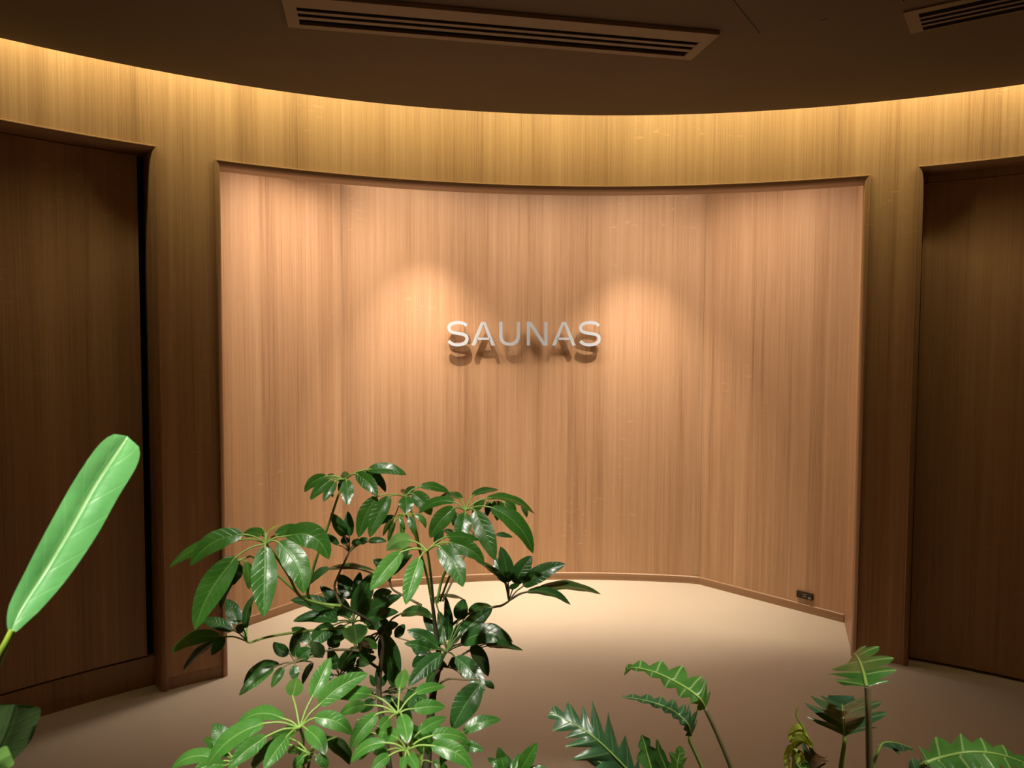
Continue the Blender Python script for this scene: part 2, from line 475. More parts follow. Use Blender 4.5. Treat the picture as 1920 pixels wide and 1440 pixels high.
# ------------------------------------------------------------------ doors
def curved_panel(mb, a0, a1, z0, z1, r, th=0.03, u0=0.0, step=R_(1.5)):
    arc = arange(a0, a1, step)
    for rr, rev in ((r, 0), (r + th, 1)):
        for a, b in zip(arc, arc[1:]):
            q = [pol(a, rr, z0), pol(b, rr, z0), pol(b, rr, z1), pol(a, rr, z1)]
            uv = [(a * RW + u0, z0), (b * RW + u0, z0), (b * RW + u0, z1), (a * RW + u0, z1)]
            mb.quad(q[::-1] if rev else q, uv[::-1] if rev else uv)
    for a, b in zip(arc, arc[1:]):
        mb.quad([pol(a, r, z1), pol(b, r, z1), pol(b, r + th, z1), pol(a, r + th, z1)])
        mb.quad([pol(a, r + th, z0), pol(b, r + th, z0), pol(b, r, z0), pol(a, r, z0)])
    mb.quad([pol(a0, r + th, z0), pol(a0, r, z0), pol(a0, r, z1), pol(a0, r + th, z1)])
    mb.quad([pol(a1, r, z0), pol(a1, r + th, z0), pol(a1, r + th, z1), pol(a1, r, z1)])
def void(name, phi, r):
    mb = MB(); curved_panel(mb, phi[0] - 0.002, phi[1] + 0.002, 0, 2.36, r, 0.02)
    tag(mb.build(name, DARK), kind='structure')
IN = 0.026 / RW
zt = ZDOOR - 0.026
mb = MB(); curved_panel(mb, PHI_L[0] + IN, PHI_L[1] - IN - 0.030 / RW, 0.140, zt - 0.003, RW + 0.085, 0.03, 3.7)
d1 = mb.build('door_1', W_DOOR); tag(d1, kind='structure')
mb = MB(); curved_panel(mb, PHI_L[0] + IN, PHI_L[1] - IN, 0.050, 0.132, RW + 0.085, 0.03, 6.7)
curved_panel(mb, PHI_L[0] + IN, PHI_L[1] - IN, 0.0, 0.050, RW + 0.091, 0.03, 6.7)
tag(mb.build('baseboard_left', W_TRIM), kind='structure')
void('wall_recess_left', PHI_L, RW + 0.125)
mb = MB(); curved_panel(mb, PHI_R[0] + IN + 0.003 / RW, PHI_R[1] - IN, 0.012, zt - 0.036, RW + 0.085, 0.03, 1.3)
d2 = mb.build('door_2', W_DOOR); tag(d2, kind='structure')
mb = MB(); curved_panel(mb, PHI_R[0] + IN + 0.003 / RW, PHI_R[1] - IN, 0.014, 0.022, RW + 0.081, 0.004, 1.3)
curved_panel(mb, PHI_R[0] + IN, PHI_R[1] - IN, zt - 0.034, zt + 0.002, RW + 0.083, 0.03, 1.3)
tag(mb.build('trim_4', W_TRIM), kind='structure')
void('wall_recess_right', PHI_R, RW + 0.125)
# toe line under the left pillar
mb = MB(); curved_panel(mb, PHI_L[1] + 0.004, PHI_N[0] - 0.001, 0.0, 0.052, RW - 0.0015, 0.0015, 9.9)
tag(mb.build('baseboard_pillar', W_TRIM), kind='structure')

# ------------------------------------------------------------------ ceiling vents and access panel
def vent(name, o, e, L_, W_, label, slots, ends, drop=0.014, near=0.06, far=0.03):
    """o: corner furthest from the camera, e: unit vector along, n: towards the camera"""
    e = Vector((*e, 0)).normalized(); n = Vector((e.y, -e.x, 0))
    root = empty(name, Vector((*o, ZC)) + e * L_ / 2 + n * W_ / 2)
    O = Vector((*o, ZC - drop)); up = Vector((0, 0, drop - 0.0005))
    mb = MB()
    mb.box(O, e * L_, n * far, up); mb.box(O + n * (W_ - near), e * L_, n * near, up)
    mb.box(O + n * far, e * ends, n * (W_ - near - far), up); mb.box(O + n * far + e * (L_ - ends), e * ends, n * (W_ - near - far), up)
    mb.build('frame', VENT, root)
    mb = MB(); mb.box(O + e * ends + n * far + Vector((0, 0, drop - 0.003)), e * (L_ - 2 * ends), n * (W_ - near - far), Vector((0, 0, 0.002)))
    mb.build('opening', DARK, root)
    ow = W_ - near - far
    for pos, wd in slots:
        mb = MB(); mb.box(O + e * (ends - 0.002) + n * (far + pos * ow) + Vector((0, 0, 0.001)), e * (L_ - 2 * ends + 0.004), n * wd * ow, Vector((0, 0, 0.003)))
        mb.build('slat', VENT, root)
    tag(root, label, 'ceiling vent')
    return root
vent('ceiling_vent', (-0.765, 2.594), (1.396, 0.270), 1.46, 0.235, 'long slotted ceiling vent in a raised frame, crossing the middle of the ceiling', [(0.27, 0.15), (0.58, 0.13), (0.88, 0.12)], 0.04)
vent('ceiling_vent', (1.375, 2.645), (0.827, -0.562), 1.40, 0.195, 'slotted ceiling vent cut by the right edge, beyond the square access panel', [(0.2, 0.09), (0.43, 0.09), (0.67, 0.09)], 0.04, 0.006, 0.035, 0.006)
def access():
    e = Vector((0.379, -0.252, 0)).normalized(); n = Vector((e.y, -e.x, 0))
    o = Vector((0.856, 2.658, ZC))
    root = empty('access_panel', o + (e + n) * 0.225)
    mb = MB(); g = 0.005; S = 0.45
    z = Vector((0, 0, -0.004))
    mb.box(o + n * g + e * g + z, e * (S - 2 * g), n * (S - 2 * g), Vector((0, 0, 0.0035)))
    mb.build('panel', CEIL, root)
    mb = MB()
    mb.box(o + Vector((0, 0, -0.0008)), e * S, n * S, Vector((0, 0, 0.0006)))
    mb.build('gap', DARK, root)
    mb = MB(); mb.box(o + e * 0.20 - n * 0.001 + z * 1.3, e * 0.022, n * 0.005, Vector((0, 0, 0.003)))
    mb.build('catch', BRONZE, root)
    tag(root, 'square access hatch flush in the dark ceiling between the two vents', 'access panel')
access()

# ------------------------------------------------------------------ sign letters
def stroke(mb, pts, wd, T, closed=False, depth=0.006):
    """flat ribbon of width wd along pts (2D), extruded by depth; T maps (x, y, z) to the world"""
    n = len(pts); L, Rr = [], []
    for i in range(n):
        p = Vector(pts[i])
        d1 = (p - Vector(pts[i - 1])).normalized() if i else None
        d2 = (Vector(pts[i + 1]) - p).normalized() if i < n - 1 else None
        if d1 is None: d1 = d2
        if d2 is None: d2 = d1
        n1, n2 = Vector((-d1.y, d1.x)), Vector((-d2.y, d2.x)); v = (n1 + n2).normalized(); v = v / max(0.4, v.dot(n1))
        L.append(p + v * wd / 2); Rr.append(p - v * wd / 2)
    for i in range(n - 1):
        a, b, c, d = Rr[i], Rr[i + 1], L[i + 1], L[i]
        F = [T(q.x, q.y, depth) for q in (a, b, c, d)]; B = [T(q.x, q.y, 0) for q in (a, b, c, d)]
        mb.quad(F, mi=0); mb.quad(B[::-1], mi=1)
        mb.quad([B[0], B[1], F[1], F[0]], mi=1); mb.quad([B[2], B[3], F[3], F[2]], mi=1)
        if i == 0: mb.quad([B[3], B[0], F[0], F[3]], mi=1)
        if i == n - 2: mb.quad([B[1], B[2], F[2], F[1]], mi=1)
def poly(mb, pts, T, depth=0.006):
    F = [T(x, y, depth) for x, y in pts]; B = [T(x, y, 0) for x, y in pts]
    mb.quad(F, mi=0); mb.quad(B[::-1], mi=1)
    for i in range(len(pts)):
        j = (i + 1) % len(pts); mb.quad([B[i], B[j], F[j], F[i]], mi=1)
def letter(ch, u0, u1, label):
    H = 0.150; STAND = 0.034; TH = 0.014
    px0, px1 = 800 + u0 / 5.333, 800 + u1 / 5.333
    a = hit_cyl((px0 + px1) / 2, 648, RB - STAND - TH)
    l = hit_cyl(px0, 648, RB - STAND - TH); r = hit_cyl(px1, 648, RB - STAND - TH)
    W = (r - l).length
    phi = phi_of(a)
    ex = Vector((math.cos(phi), -math.sin(phi), 0)); ez = Vector((-math.sin(phi), -math.cos(phi), 0))  # ez towards the room
    org = a + ez * (-TH) - ex * W / 2
    T = lambda x, y, z: org + ex * x + Vector((0, 0, y)) + ez * z
    H = (hit_cyl((px0 + px1) / 2, 603.5, RB - STAND - TH) - a).z
    sw = 0.0195
    root = empty('sign_letter', T(W / 2, 0, 0)); mb = MB(); pins = []
    if ch == 'S':
        h2 = sw / 2; cx = W / 2
        key = [(0.93, 0.84), (0.80, 0.925), (0.62, 0.965), (0.42, 0.965), (0.22, 0.93), (0.09, 0.84), (0.055, 0.73), (0.11, 0.615), (0.27, 0.55),
               (0.50, 0.515), (0.73, 0.48), (0.89, 0.415), (0.945, 0.30), (0.905, 0.165), (0.77, 0.075), (0.56, 0.035), (0.36, 0.038), (0.18, 0.085), (0.045, 0.185)]
        pts = []
        for i in range(len(key) - 1):                     # Catmull-Rom through the key points
            p0, p1, p2, p3 = [Vector(key[max(0, min(len(key) - 1, i + k))]) for k in (-1, 0, 1, 2)]
            for s in (0, 0.33, 0.66):
                q = 0.5 * ((2 * p1) + (p2 - p0) * s + (2 * p0 - 5 * p1 + 4 * p2 - p3) * s * s + (-p0 + 3 * p1 - 3 * p2 + p3) * s ** 3)
                pts.append((q.x * W, q.y * H))
        pts.append((key[-1][0] * W, key[-1][1] * H))
        stroke(mb, pts, sw, T, depth=TH); pins = [(0.8 * W, 0.93 * H), (0.18 * W, 0.6 * H), (0.8 * W, 0.1 * H)]
    elif ch == 'A':
        f = sw * 1.12; m_ = W / 2; tw = sw * 0.62
        poly(mb, [(0, 0), (f, 0), (m_, H * 0.90), (m_, H), (m_ - tw, H)], T, TH)
        poly(mb, [(W - f, 0), (W, 0), (m_ + tw, H), (m_, H), (m_, H * 0.90)], T, TH)
        yb = 0.24 * H; k = lambda y: f * 0.6 + (m_ - f) * (y / (H * 0.90))
        poly(mb, [(k(yb), yb), (W - k(yb), yb), (W - k(yb + 0.75 * sw), yb + 0.75 * sw), (k(yb + 0.75 * sw), yb + 0.75 * sw)], T, TH)
        pins = [(0.27 * W, 0.3 * H), (0.72 * W, 0.3 * H), (m_, 0.95 * H)]
    elif ch == 'U':
        r_ = W / 2 - sw / 2; ry = 0.36 * H
        pts = [(sw / 2, H), (sw / 2, ry + sw * 0.45)]
        for i in range(1, 16):
            a_ = math.pi + math.pi * i / 16
            c_, s_ = math.cos(a_), math.sin(a_)
            pts.append((W / 2 + r_ * math.copysign(abs(c_) ** 0.85, c_), ry + sw * 0.45 + ry * math.copysign(abs(s_) ** 0.85, s_)))
        pts += [(W - sw / 2, ry + sw * 0.45), (W - sw / 2, H)]
        stroke(mb, pts, sw, T, depth=TH); pins = [(sw / 2, 0.9 * H), (W - sw / 2, 0.9 * H), (W / 2, sw / 2)]
    elif ch == 'N':
        poly(mb, [(0, 0), (sw, 0), (sw, H), (0, H)], T, TH); poly(mb, [(W - sw, 0), (W, 0), (W, H), (W - sw, H)], T, TH)
        poly(mb, [(sw, H * 0.93 - sw * 0.9), (W - sw * 1.4, 0), (W - sw, 0), (W - sw, sw * 1.2), (sw * 1.45, H), (sw, H)], T, TH)
        pins = [(sw / 2, 0.9 * H), (W - sw / 2, 0.1 * H), (sw / 2, 0.1 * H), (W - sw / 2, 0.9 * H)]
    mb.build('letter_face', [WHITE_METAL, SIDE_METAL], root)
    for x, y in pins:
        p = MB(); p.tube([T(x, y, 0), T(x, y, -STAND + 0.001)], 0.0016, 6); p.build('mounting_pin', PINM, root)
    tag(root, label, 'sign letter', 'raised white letters of the SAUNAS sign')
letter('S', 213, 415, 'raised white letter S at the left end of the SAUNAS sign')
letter('A', 449, 684, 'raised white letter A between the left S and the U of the SAUNAS sign')
letter('U', 727, 933, 'raised white letter U in the SAUNAS sign, the only U')
letter('N', 1002, 1208, 'raised white letter N in the SAUNAS sign, the only N')
letter('A', 1254, 1491, 'raised white letter A between the N and the right S of the SAUNAS sign')
letter('S', 1527, 1736, 'raised white letter S at the right end of the SAUNAS sign')

# ------------------------------------------------------------------ floor socket plate on the right niche wall
def socket():
    d = (SR.xy - BR).normalized(); nn = Vector((d.y, -d.x, 0)); d3 = Vector((d.x, d.y, 0))
    def hit(px, py):
        ray = _f + AX * ((px - 960) / FPX) + AY * ((720 - py) / FPX)
        t = (Vector((BR.x, BR.y, 0)) - CAM).dot(nn) / ray.dot(nn); return CAM + ray * t
    a = hit(1495, 1118); b = hit(1525, 1125); top = hit(1495, 1106)
    o = Vector((a.x, a.y, a.z)); L_ = (b.xy - a.xy).length; H = top.z - a.z
    root = empty('wall_socket', o + nn * 0.001)
    mb = MB(); c = o + nn * 0.001
    mb.box(c, d3 * L_, nn * 0.012, Vector((0, 0, H)))
    mb.box(c + d3 * 0.006 + nn * 0.012 + Vector((0, 0, 0.006)), d3 * (L_ - 0.006), nn * 0.002, Vector((0, 0, H - 0.006)))
    mb.build('plate', BRONZE, root)
    mb = MB()
    for k in (0.42, 0.55):
        for z in (0.3, 0.6):
            mb.box(c + d3 * L_ * k + nn * 0.0138 + Vector((0, 0, H * z)), d3 * 0.008, nn * 0.001, Vector((0, 0, 0.004)))
    mb.build('socket_slots', SILV, root)
    mb = MB(); mb.box(c + d3 * L_ * 0.76 + nn * 0.0138 + Vector((0, 0, H * 0.18)), d3 * L_ * 0.16, nn * 0.004, Vector((0, 0, H * 0.25)))
    mb.build('switch', SILV, root)
    tag(root, 'small dark bronze socket plate low on the right wall of the niche', 'wall socket')
socket()

# ------------------------------------------------------------------ planter
def planter():
    x0, x1, y0, y1, h, t = -1.15, 1.35, 0.42, 1.68, 0.42, 0.05
    def rr(inset, z, rad=0.25):
        pts = []
        a0, a1, b0, b1 = x0 + inset, x1 - inset, y0 + inset, y1 - inset; rad = rad - inset
        for cx, cy, s in ((a1 - rad, b1 - rad, 0), (a0 + rad, b1 - rad, 90), (a0 + rad, b0 + rad, 180), (a1 - rad, b0 + rad, 270)):
            for k in range(9):
                an = R_(s + k * 90 / 8); pts.append(Vector((cx + rad * math.cos(an), cy + rad * math.sin(an), z)))
        return pts
    root = empty('planter_bed', (0.1, 1.05, 0))
    mb = MB()
    rows = [rr(0, 0), rr(0, h - 0.01), rr(0.008, h), rr(t - 0.008, h), rr(t, h - 0.006)]
    mb.grid(rows, None, closed=True); mb.build('planter_wall', PLANTER, root)
    mb = MB(); mb.quad(rr(t - 0.002, h - 0.004)); mb.build('soil', SOIL, root)
    tag(root, 'low rounded planter bed holding the foreground plants', 'planter')
planter()

# ------------------------------------------------------------------ leaves
def cubic(pts, n):
    out = []
    m_ = len(pts)
    for i in range(m_ - 1):
        p0, p1, p2, p3 = [pts[max(0, min(m_ - 1, i + k))] for k in (-1, 0, 1, 2)]
        for j in range(n):
            s = j / n
            out.append(0.5 * ((2 * p1) + (p2 - p0) * s + (2 * p0 - 5 * p1 + 4 * p2 - p3) * s * s + (-p0 + 3 * p1 - 3 * p2 + p3) * s ** 3))
    out.append(pts[-1]); return out

def leaf_frame(mid, real_half, app_half, curl_face):
    """per point of the midrib: lateral and normal; apparent half width in the view versus the real one"""
    n = len(mid); out = []
    view = (mid[n // 2] - CAM).normalized()
    c = max(0.08, min(1.0, app_half / real_half)); s = math.sqrt(1 - c * c)
    best = None
    for sg in (1, -1):
        tot = 0; fr = []
        for i in range(n):
            t = (mid[min(i + 1, n - 1)] - mid[max(i - 1, 0)]).normalized()
            sp = t.cross(view); sp = sp.normalized() if sp.length > 1e-4 else Vector((1, 0, 0))
            dp = t.cross(sp).normalized()
            lat = (sp * c + dp * s * sg).normalized()
            nor = lat.cross(t).normalized()
            if nor.z < 0 : lat2, nor2 = -lat, -nor
            else: lat2, nor2 = lat, nor
            tot += nor2.z * (1 if curl_face >= 0 else -1); fr.append((lat, nor, lat2, nor2))
        if best is None or tot > best[0]: best = (tot, fr)
    fr = best[1]
    flip = sum(f[1].z for f in fr) < 0
    return [((-f[0], -f[1]) if flip else (f[0], f[1])) for f in fr]

def leaf_mesh(mid, half, app=None, prof='oval', fold=0.22, m=None, rip=0.04, parent=None, name='leaflet', face=1, seed=None, lobes=None, asym=1.0):
    rnd = random.Random(seed if seed is not None else len(bpy.data.objects))
    n = len(mid); fr = leaf_frame(mid, half, app if app else half, face)
    mb = MB(); rows, uvs = [], []
    K = 4 if lobes is None else 9
    ph = rnd.uniform(0, 6)
    L_ = sum((mid[i + 1] - mid[i]).length for i in range(n - 1))
    for i in range(n):
        t = i / (n - 1)
        if prof == 'oval':
            wv = (max(0.0, math.sin(math.pi * min(1, t ** 0.82 * 1.0))) ** 0.72) * (1 - 0.10 * t)
        elif prof == 'obovate':
            wv = (max(0.0, math.sin(math.pi * t ** 1.25)) ** 0.66)
        elif prof == 'blunt':
            wv = (t * 2.2 + 0.12 if t < 0.2 else 0.56 + 0.44 * math.sin(min(1, (t - 0.2) / 0.5) * math.pi / 2)); wv *= (1 - max(0, (t - 0.86) / 0.14) ** 2.4) ** 0.5
        elif prof == 'lobed':
            wv = 1.0
        if t > 0.92 and prof in ('oval', 'obovate'): wv = max(wv * 0.8, 0.015)
        lat, nor = fr[i]
        tg = (mid[min(i + 1, n - 1)] - mid[max(i - 1, 0)]).normalized()
        row, uv = [], []
        for k in range(-K, K + 1):
            u = k / K
            if prof == 'lobed':
                side = 1 if u > 0 else -1
                nl, env, ang = lobes['n'], lobes['env'](t), lobes['ang']
                x = (t * nl + (0.5 if side > 0 else 0.28) * 1.0) % 1.0
                tooth = (1 - abs(2 * x - 1)) ** lobes.get('p', 0.8)
                jj = 0.85 + 0.15 * math.sin(5.3 * math.floor(t * nl + (0.5 if side > 0 else 0.28)) + ph + side)
                Wd = half * env * (lobes['body'] + (1 - lobes['body']) * tooth * jj) * (lobes.get('lo', 1.0) if (fr[i][0].z * u < 0) else 1.0)
                ca, sa = math.cos(ang), math.sin(ang)
                off = lat * (u * Wd * ca) + tg * (abs(u) * Wd * sa)
                hgt = -fold * abs(u) * Wd + rip * Wd * math.sin(t * nl * 2 * math.pi) * abs(u) - lobes.get('droop', 0.5) * Wd * u * u
                row.append(mid[i] + off + nor * hgt)
                uv.append((u, (t * nl + (0.5 if side > 0 else 0.28)) / 7))
            else:
                Wd = half * wv * (asym if u * lat.x > 0 else 1)
                hgt = fold * abs(u) * Wd * (1 if face >= 0 else 1) - 0.55 * fold * u * u * Wd + rip * Wd * math.sin(t * 15 + ph + (1.3 if u > 0 else 0)) * abs(u)
                row.append(mid[i] + lat * (u * Wd) + nor * hgt); uv.append((u, t))
        rows.append(row[::-1]); uvs.append(uv[::-1])
    mb.grid(rows, uvs)
    return mb.build(name, m, parent, smooth=True)

class Crop:
    def __init__(self, x0, y0, s): self.x0, self.y0, self.s = x0, y0, s
    def __call__(self, p): return (self.x0 + p[0] / self.s, self.y0 + p[1] / self.s)
A_ = Crop(300, 840, 4.0); B_ = Crop(700, 840, 4.0); C_ = Crop(300, 1100, 4.235); D_ = Crop(660, 1100, 4.235)
E_ = Crop(1000, 1180, 4.0); F_ = Crop(1440, 1180, 4.0); G_ = Crop(0, 780, 2.182); I_ = Crop(0, 0, 1.0)

def whorl(root, cr, cen, Y, leaflets, m=L_OLD, stalk=STALK, pet=None, pr=0.0022, lab=None):
    """compound leaf: petiole and rays as one mesh, each leaflet a child.
    leaflets: (base, tip, width_px, bow_px, depth_step[, material])"""
    c3 = P3(*cr(cen), Y)
    mb = MB()
    if pet:
        pts = [c3] + [P3(*(q[3] if len(q) > 3 and q[3] else cr)((q[0], q[1])), Y + q[2]) for q in pet]
        pts = cubic(pts, 6); mb.tube(pts, [pr * (0.85 + 0.5 * i / len(pts)) for i in range(len(pts))], 7)
    data = []
    for lf in leaflets:
        b, t, wpx, bow, dd = lf[:5]; mm = lf[5] if len(lf) > 5 else m
        bp, tp = cr(b), cr(t)
        yb, yt = Y + dd * 0.35, Y + dd
        b3, t3 = P3(*bp, yb), P3(*tp, yt)
        dx, dy = tp[0] - bp[0], tp[1] - bp[1]; ln = math.hypot(dx, dy) or 1
        nx, ny = dy / ln, -dx / ln
        if ny > 0: nx, ny = -nx, -ny          # bow bulges to the upper side of the picture
        mp = ((bp[0] + tp[0]) / 2 + nx * bow / cr.s, (bp[1] + tp[1]) / 2 + ny * bow / cr.s)
        m3 = P3(*mp, (yb + yt) / 2 - 0.002)
        q1 = b3.lerp(m3, 0.5) + (m3 - b3.lerp(t3, 0.5)) * 0.25
        mid = cubic([b3, q1, m3, m3.lerp(t3, 0.5) + (m3 - b3.lerp(t3, 0.5)) * 0.25, t3], 4)
        ctl = c3.lerp(b3, 0.5) + Vector((0, 0, (c3 - b3).length * 0.10))
        mb.tube(cubic([c3, ctl, b3, mid[2]], 4), [pr * 0.62] * 9 + [pr * 0.5, pr * 0.4, pr * 0.35, pr * 0.25], 6)
        data.append((mid, wpx / cr.s / FPX * (yb + yt) / 2 / 2, ln / FPX * Y, mm))
    part = mb.build('leaf', stalk, root, smooth=True)
    if lab: part['label'] = lab
    for mid, app, ln, mm in data:
        L3 = sum((mid[i + 1] - mid[i]).length for i in range(len(mid) - 1))
        half = max(app, L3 * 0.17)
        leaf_mesh(mid, half * 1.04, app * 1.04, 'oval', 0.25, mm, 0.05, part)
    return part

def stem(root, pts, rads, m=BARK, n=6):
    """pts: (px, py, Y) or Vectors"""
    P = [p if isinstance(p, Vector) else P3(*p) for p in pts]
    P = cubic(P, n)
    r = [rads[0] + (rads[1] - rads[0]) * i / (len(P) - 1) for i in range(len(P))]
    mb = MB(); mb.tube(P, r, 9)
    return mb.build('stem', m, root, smooth=True)
def base_of(px, Y, dx=0.0):
    x = P3(px, 1440, Y).x + dx
    return Vector((x, Y, 0.418))

# ------------------------------------------------------------------ tall umbrella plant
tb = base_of(760, 1.36)
tall = empty('umbrella_plant', tb)
tag(tall, 'tallest umbrella plant with drooping glossy dark green leaflets rising against the lit niche', 'potted plant')
T1 = [(809, 1118, 1.31), (816, 1175, 1.35), (823, 1242, 1.37), (811, 1308, 1.36), (800, 1440, 1.36), tb + Vector((0.03, 0, 0))]
T2 = [(640, 1135, 1.33), (700, 1170, 1.36), (717, 1210, 1.38), (711, 1300, 1.38), (730, 1440, 1.37), tb]
stem(tall, T1, (0.0025, 0.010)); stem(tall, T2, (0.002, 0.007))
G = L_OLD; Dk = L_DEEP; Fr = L_FRESH; Yg = L_YOUNG
whorl(tall, A_, (795, 718), 1.17, [
    ((625, 648), (228, 880), 150, 62, -0.02), ((600, 690), (66, 895), 95, 55, 0.02), ((575, 815), (262, 1362), 205, 42, -0.05),
    ((790, 735), (780, 1270), 195, 4, -0.07), ((885, 705), (1078, 1092), 190, 52, -0.05), ((940, 662), (1268, 835), 190, 95, -0.01),
    ((770, 655), (622, 640), 85, 12, 0.07), ((868, 655), (1085, 592), 85, 14, 0.08), ((805, 640), (905, 575), 16, 10, 0.02, Yg), ((790, 640), (758, 590), 14, 4, 0.02, Yg)],
    pet=[(860, 800, 0.03), (960, 950, 0.08), (1050, 1110, 0.13), (1200, 1165, 0.16), (1365, 1185, 0.17)])
whorl(tall, A_, (585, 845), 1.24, [((645, 850), (668, 1062), 78, 8, 0.0, Fr), ((600, 870), (545, 1030), 95, 4, 0.02, Dk), ((560, 900), (455, 1208), 75, 10, 0.01, Dk), ((570, 860), (500, 1010), 80, 4, 0.03, Dk)],
      pet=[(650, 820, 0.01), (700, 818, 0.03), (820, 900, 0.06), (1000, 1060, 0.08), (1130, 1180, 0.11)], pr=0.0017)
whorl(tall, A_, (1385, 238), 1.28, [
    ((1250, 213), (1084, 330), 82, 26, -0.01), ((1280, 240), (1128, 390), 80, 14, -0.03), ((1318, 250), (1228, 402), 78, 8, -0.04),
    ((1396, 238), (1406, 432), 100, 4, -0.05), ((1385, 238), (1345, 335), 60, 4, 0.03, Dk), ((1388, 236), (1390, 174), 66, 0, 0.06, Dk), ((1470, 195), (1628, 362), 112, 22, -0.04),
    ((1545, 168), (1692, 332), 74, 22, 0.03, Dk), ((1562, 162), (1850, 202), 88, 26, 0.0), ((1262, 232), (1302, 190), 36, 6, 0.05, Dk), ((1250, 300), (1292, 370), 30, 4, 0.05, Dk)],
    pet=[(1340, 350, 0.0), (1290, 500, 0.01), (1240, 645, 0.02), (1180, 810, 0.03), (1145, 930, 0.04), (1115, 1120, 0.05), (1300, 1200, 0.07)])
whorl(tall, B_, (235, 365), 1.26, [
    ((350, 290), (572, 335), 66, 20, 0.03), ((245, 355), (312, 288), 62, 4, 0.06, Dk), ((240, 355), (220, 305), 50, 2, 0.06, Dk), ((244, 362), (246, 492), 115, 2, -0.04),
    ((292, 340), (432, 505), 122, 20, -0.02), ((26, 365), (-110, 672), 128, 20, -0.03), ((122, 362), (-28, 672), 122, 16, -0.05), ((160, 512), (25, 592), 55, 12, 0.03, Dk)],
    pet=[(300, 520, 0.02), (350, 760, 0.03), (400, 950, 0.05), (440, 1170, 0.07)], pr=0.0018)
whorl(tall, B_, (240, 498), 1.20, [((150, 530), (74, 662), 42, 8, 0, Fr), ((162, 555), (112, 705), 42, 4, 0, Fr), ((215, 540), (216, 672), 42, 2, -0.01, Fr), ((262, 512), (304, 652), 60, 10, -0.02, G),
    ((310, 500), (393, 602), 48, 22, 0, Fr), ((195, 520), (232, 600), 34, 2, -0.01, Fr), ((250, 500), (296, 495), 12, 3, 0, Yg), ((230, 500), (180, 495), 12, 3, 0, Yg)],
    pet=[(300, 610, 0.03), (345, 765, 0.05), (400, 955, 0.09), (440, 1170, 0.13)], pr=0.0018)
whorl(tall, B_, (405, 770), 1.12, [
    ((285, 695), (100, 770), 128, 28, 0.03, Fr), ((215, 778), (-22, 1068), 140, 10, -0.04, Fr), ((350, 822), (242, 1176), 135, 8, -0.05, Fr),
    ((490, 735), (672, 1042), 165, 28, -0.05), ((560, 708), (832, 862), 128, 36, -0.02), ((545, 668), (795, 690), 66, 14, 0.05), ((228, 775), (300, 745), 30, 8, 0.06, Dk)],
    pet=[(430, 950, 0.05), (450, 1160, 0.18)])
whorl(tall, B_, (690, 470), 1.22, [
    ((610, 405), (338, 490), 72, 40, 0.02), ((610, 448), (426, 676), 135, 22, -0.03), ((690, 485), (650, 705), 135, 0, -0.05), ((760, 468), (912, 842), 145, 10, -0.06),
    ((880, 445), (1198, 792), 135, 58, -0.03), ((745, 360), (936, 312), 52, 16, 0.07, Dk), ((662, 382), (488, 372), 58, 20, 0.08, Dk), ((845, 378), (1208, 492), 60, 50, 0.03)],
    pet=[(640, 640, 0.03), (560, 880, 0.07), (510, 1000, 0.09), (478, 1160, 0.10)])
whorl(tall, B_, (870, 440), 1.30, [((830, 385), (742, 502), 62, 6, 0), ((870, 400), (856, 512), 52, 4, 0, Dk), ((920, 465), (930, 546), 46, 2, 0), ((985, 410), (1072, 475), 52, 12, 0),
    ((1110, 430), (1150, 522), 42, 10, 0.01), ((940, 398), (985, 522), 55, 6, 0), ((905, 395), (900, 500), 50, 4, 0.02, Dk)], pet=[(760, 620, 0.01), (600, 900, 0.02), (500, 1150, 0.03)], pr=0.0017)
whorl(tall, B_, (1015, 1150), 1.40, [
    ((1012, 1010), (955, 740), 118, 8, 0.02, Dk), ((985, 1005), (905, 815), 95, 4, 0.04, Dk), ((1000, 1018), (765, 845), 46, 18, -0.02, Dk), ((1065, 1022), (1190, 808), 135, 12, 0.02, Dk),
    ((1122, 1038), (1442, 870), 125, 26, 0.0, Dk), ((1215, 1075), (1706, 1096), 72, 48, 0.03, Dk), ((1150, 1078), (1480, 1176), 66, 44, -0.02, Dk), ((1020, 1050), (1098, 1025), 44, 2, -0.03, Dk)],
    stalk=STALK_D, pet=[(960, 1182, 0.0), (890, 1196, 0.0), (700, 1250, 0.0), (500, 1400, -0.02)])
whorl(tall, B_, (760, 660), 1.42, [((920, 652), (1046, 670), 38, 8, 0.02, Dk), ((520, 618), (460, 722), 66, 4, 0, Dk), ((612, 478), (600, 585), 44, 2, 0, Dk), ((740, 650), (690, 740), 60, 4, 0, Dk), ((600, 640), (520, 620), 40, 6, 0, Dk)],
      stalk=STALK_D, pet=[(640, 900, -0.02), (520, 1150, -0.05)], pr=0.0017)
whorl(tall, A_, (1420, 780), 1.36, [((1385, 665), (1280, 490), 92, 8, 0, Dk), ((1420, 662), (1408, 474), 78, 2, 0.02, Dk), ((1340, 728), (1232, 642), 50, 6, 0, Dk), ((1392, 725), (1380, 660), 64, 0, 0.02, Dk),
    ((1445, 730), (1500, 685), 52, 4, 0, Dk), ((1498, 712), (1558, 678), 56, 2, 0, Dk), ((1560, 702), (1702, 702), 50, 12, 0, Dk)],
    stalk=STALK_D, pet=[(1340, 950, 0.0), (1310, 1050, 0.0), (1360, 1180, 0.0)], pr=0.002)
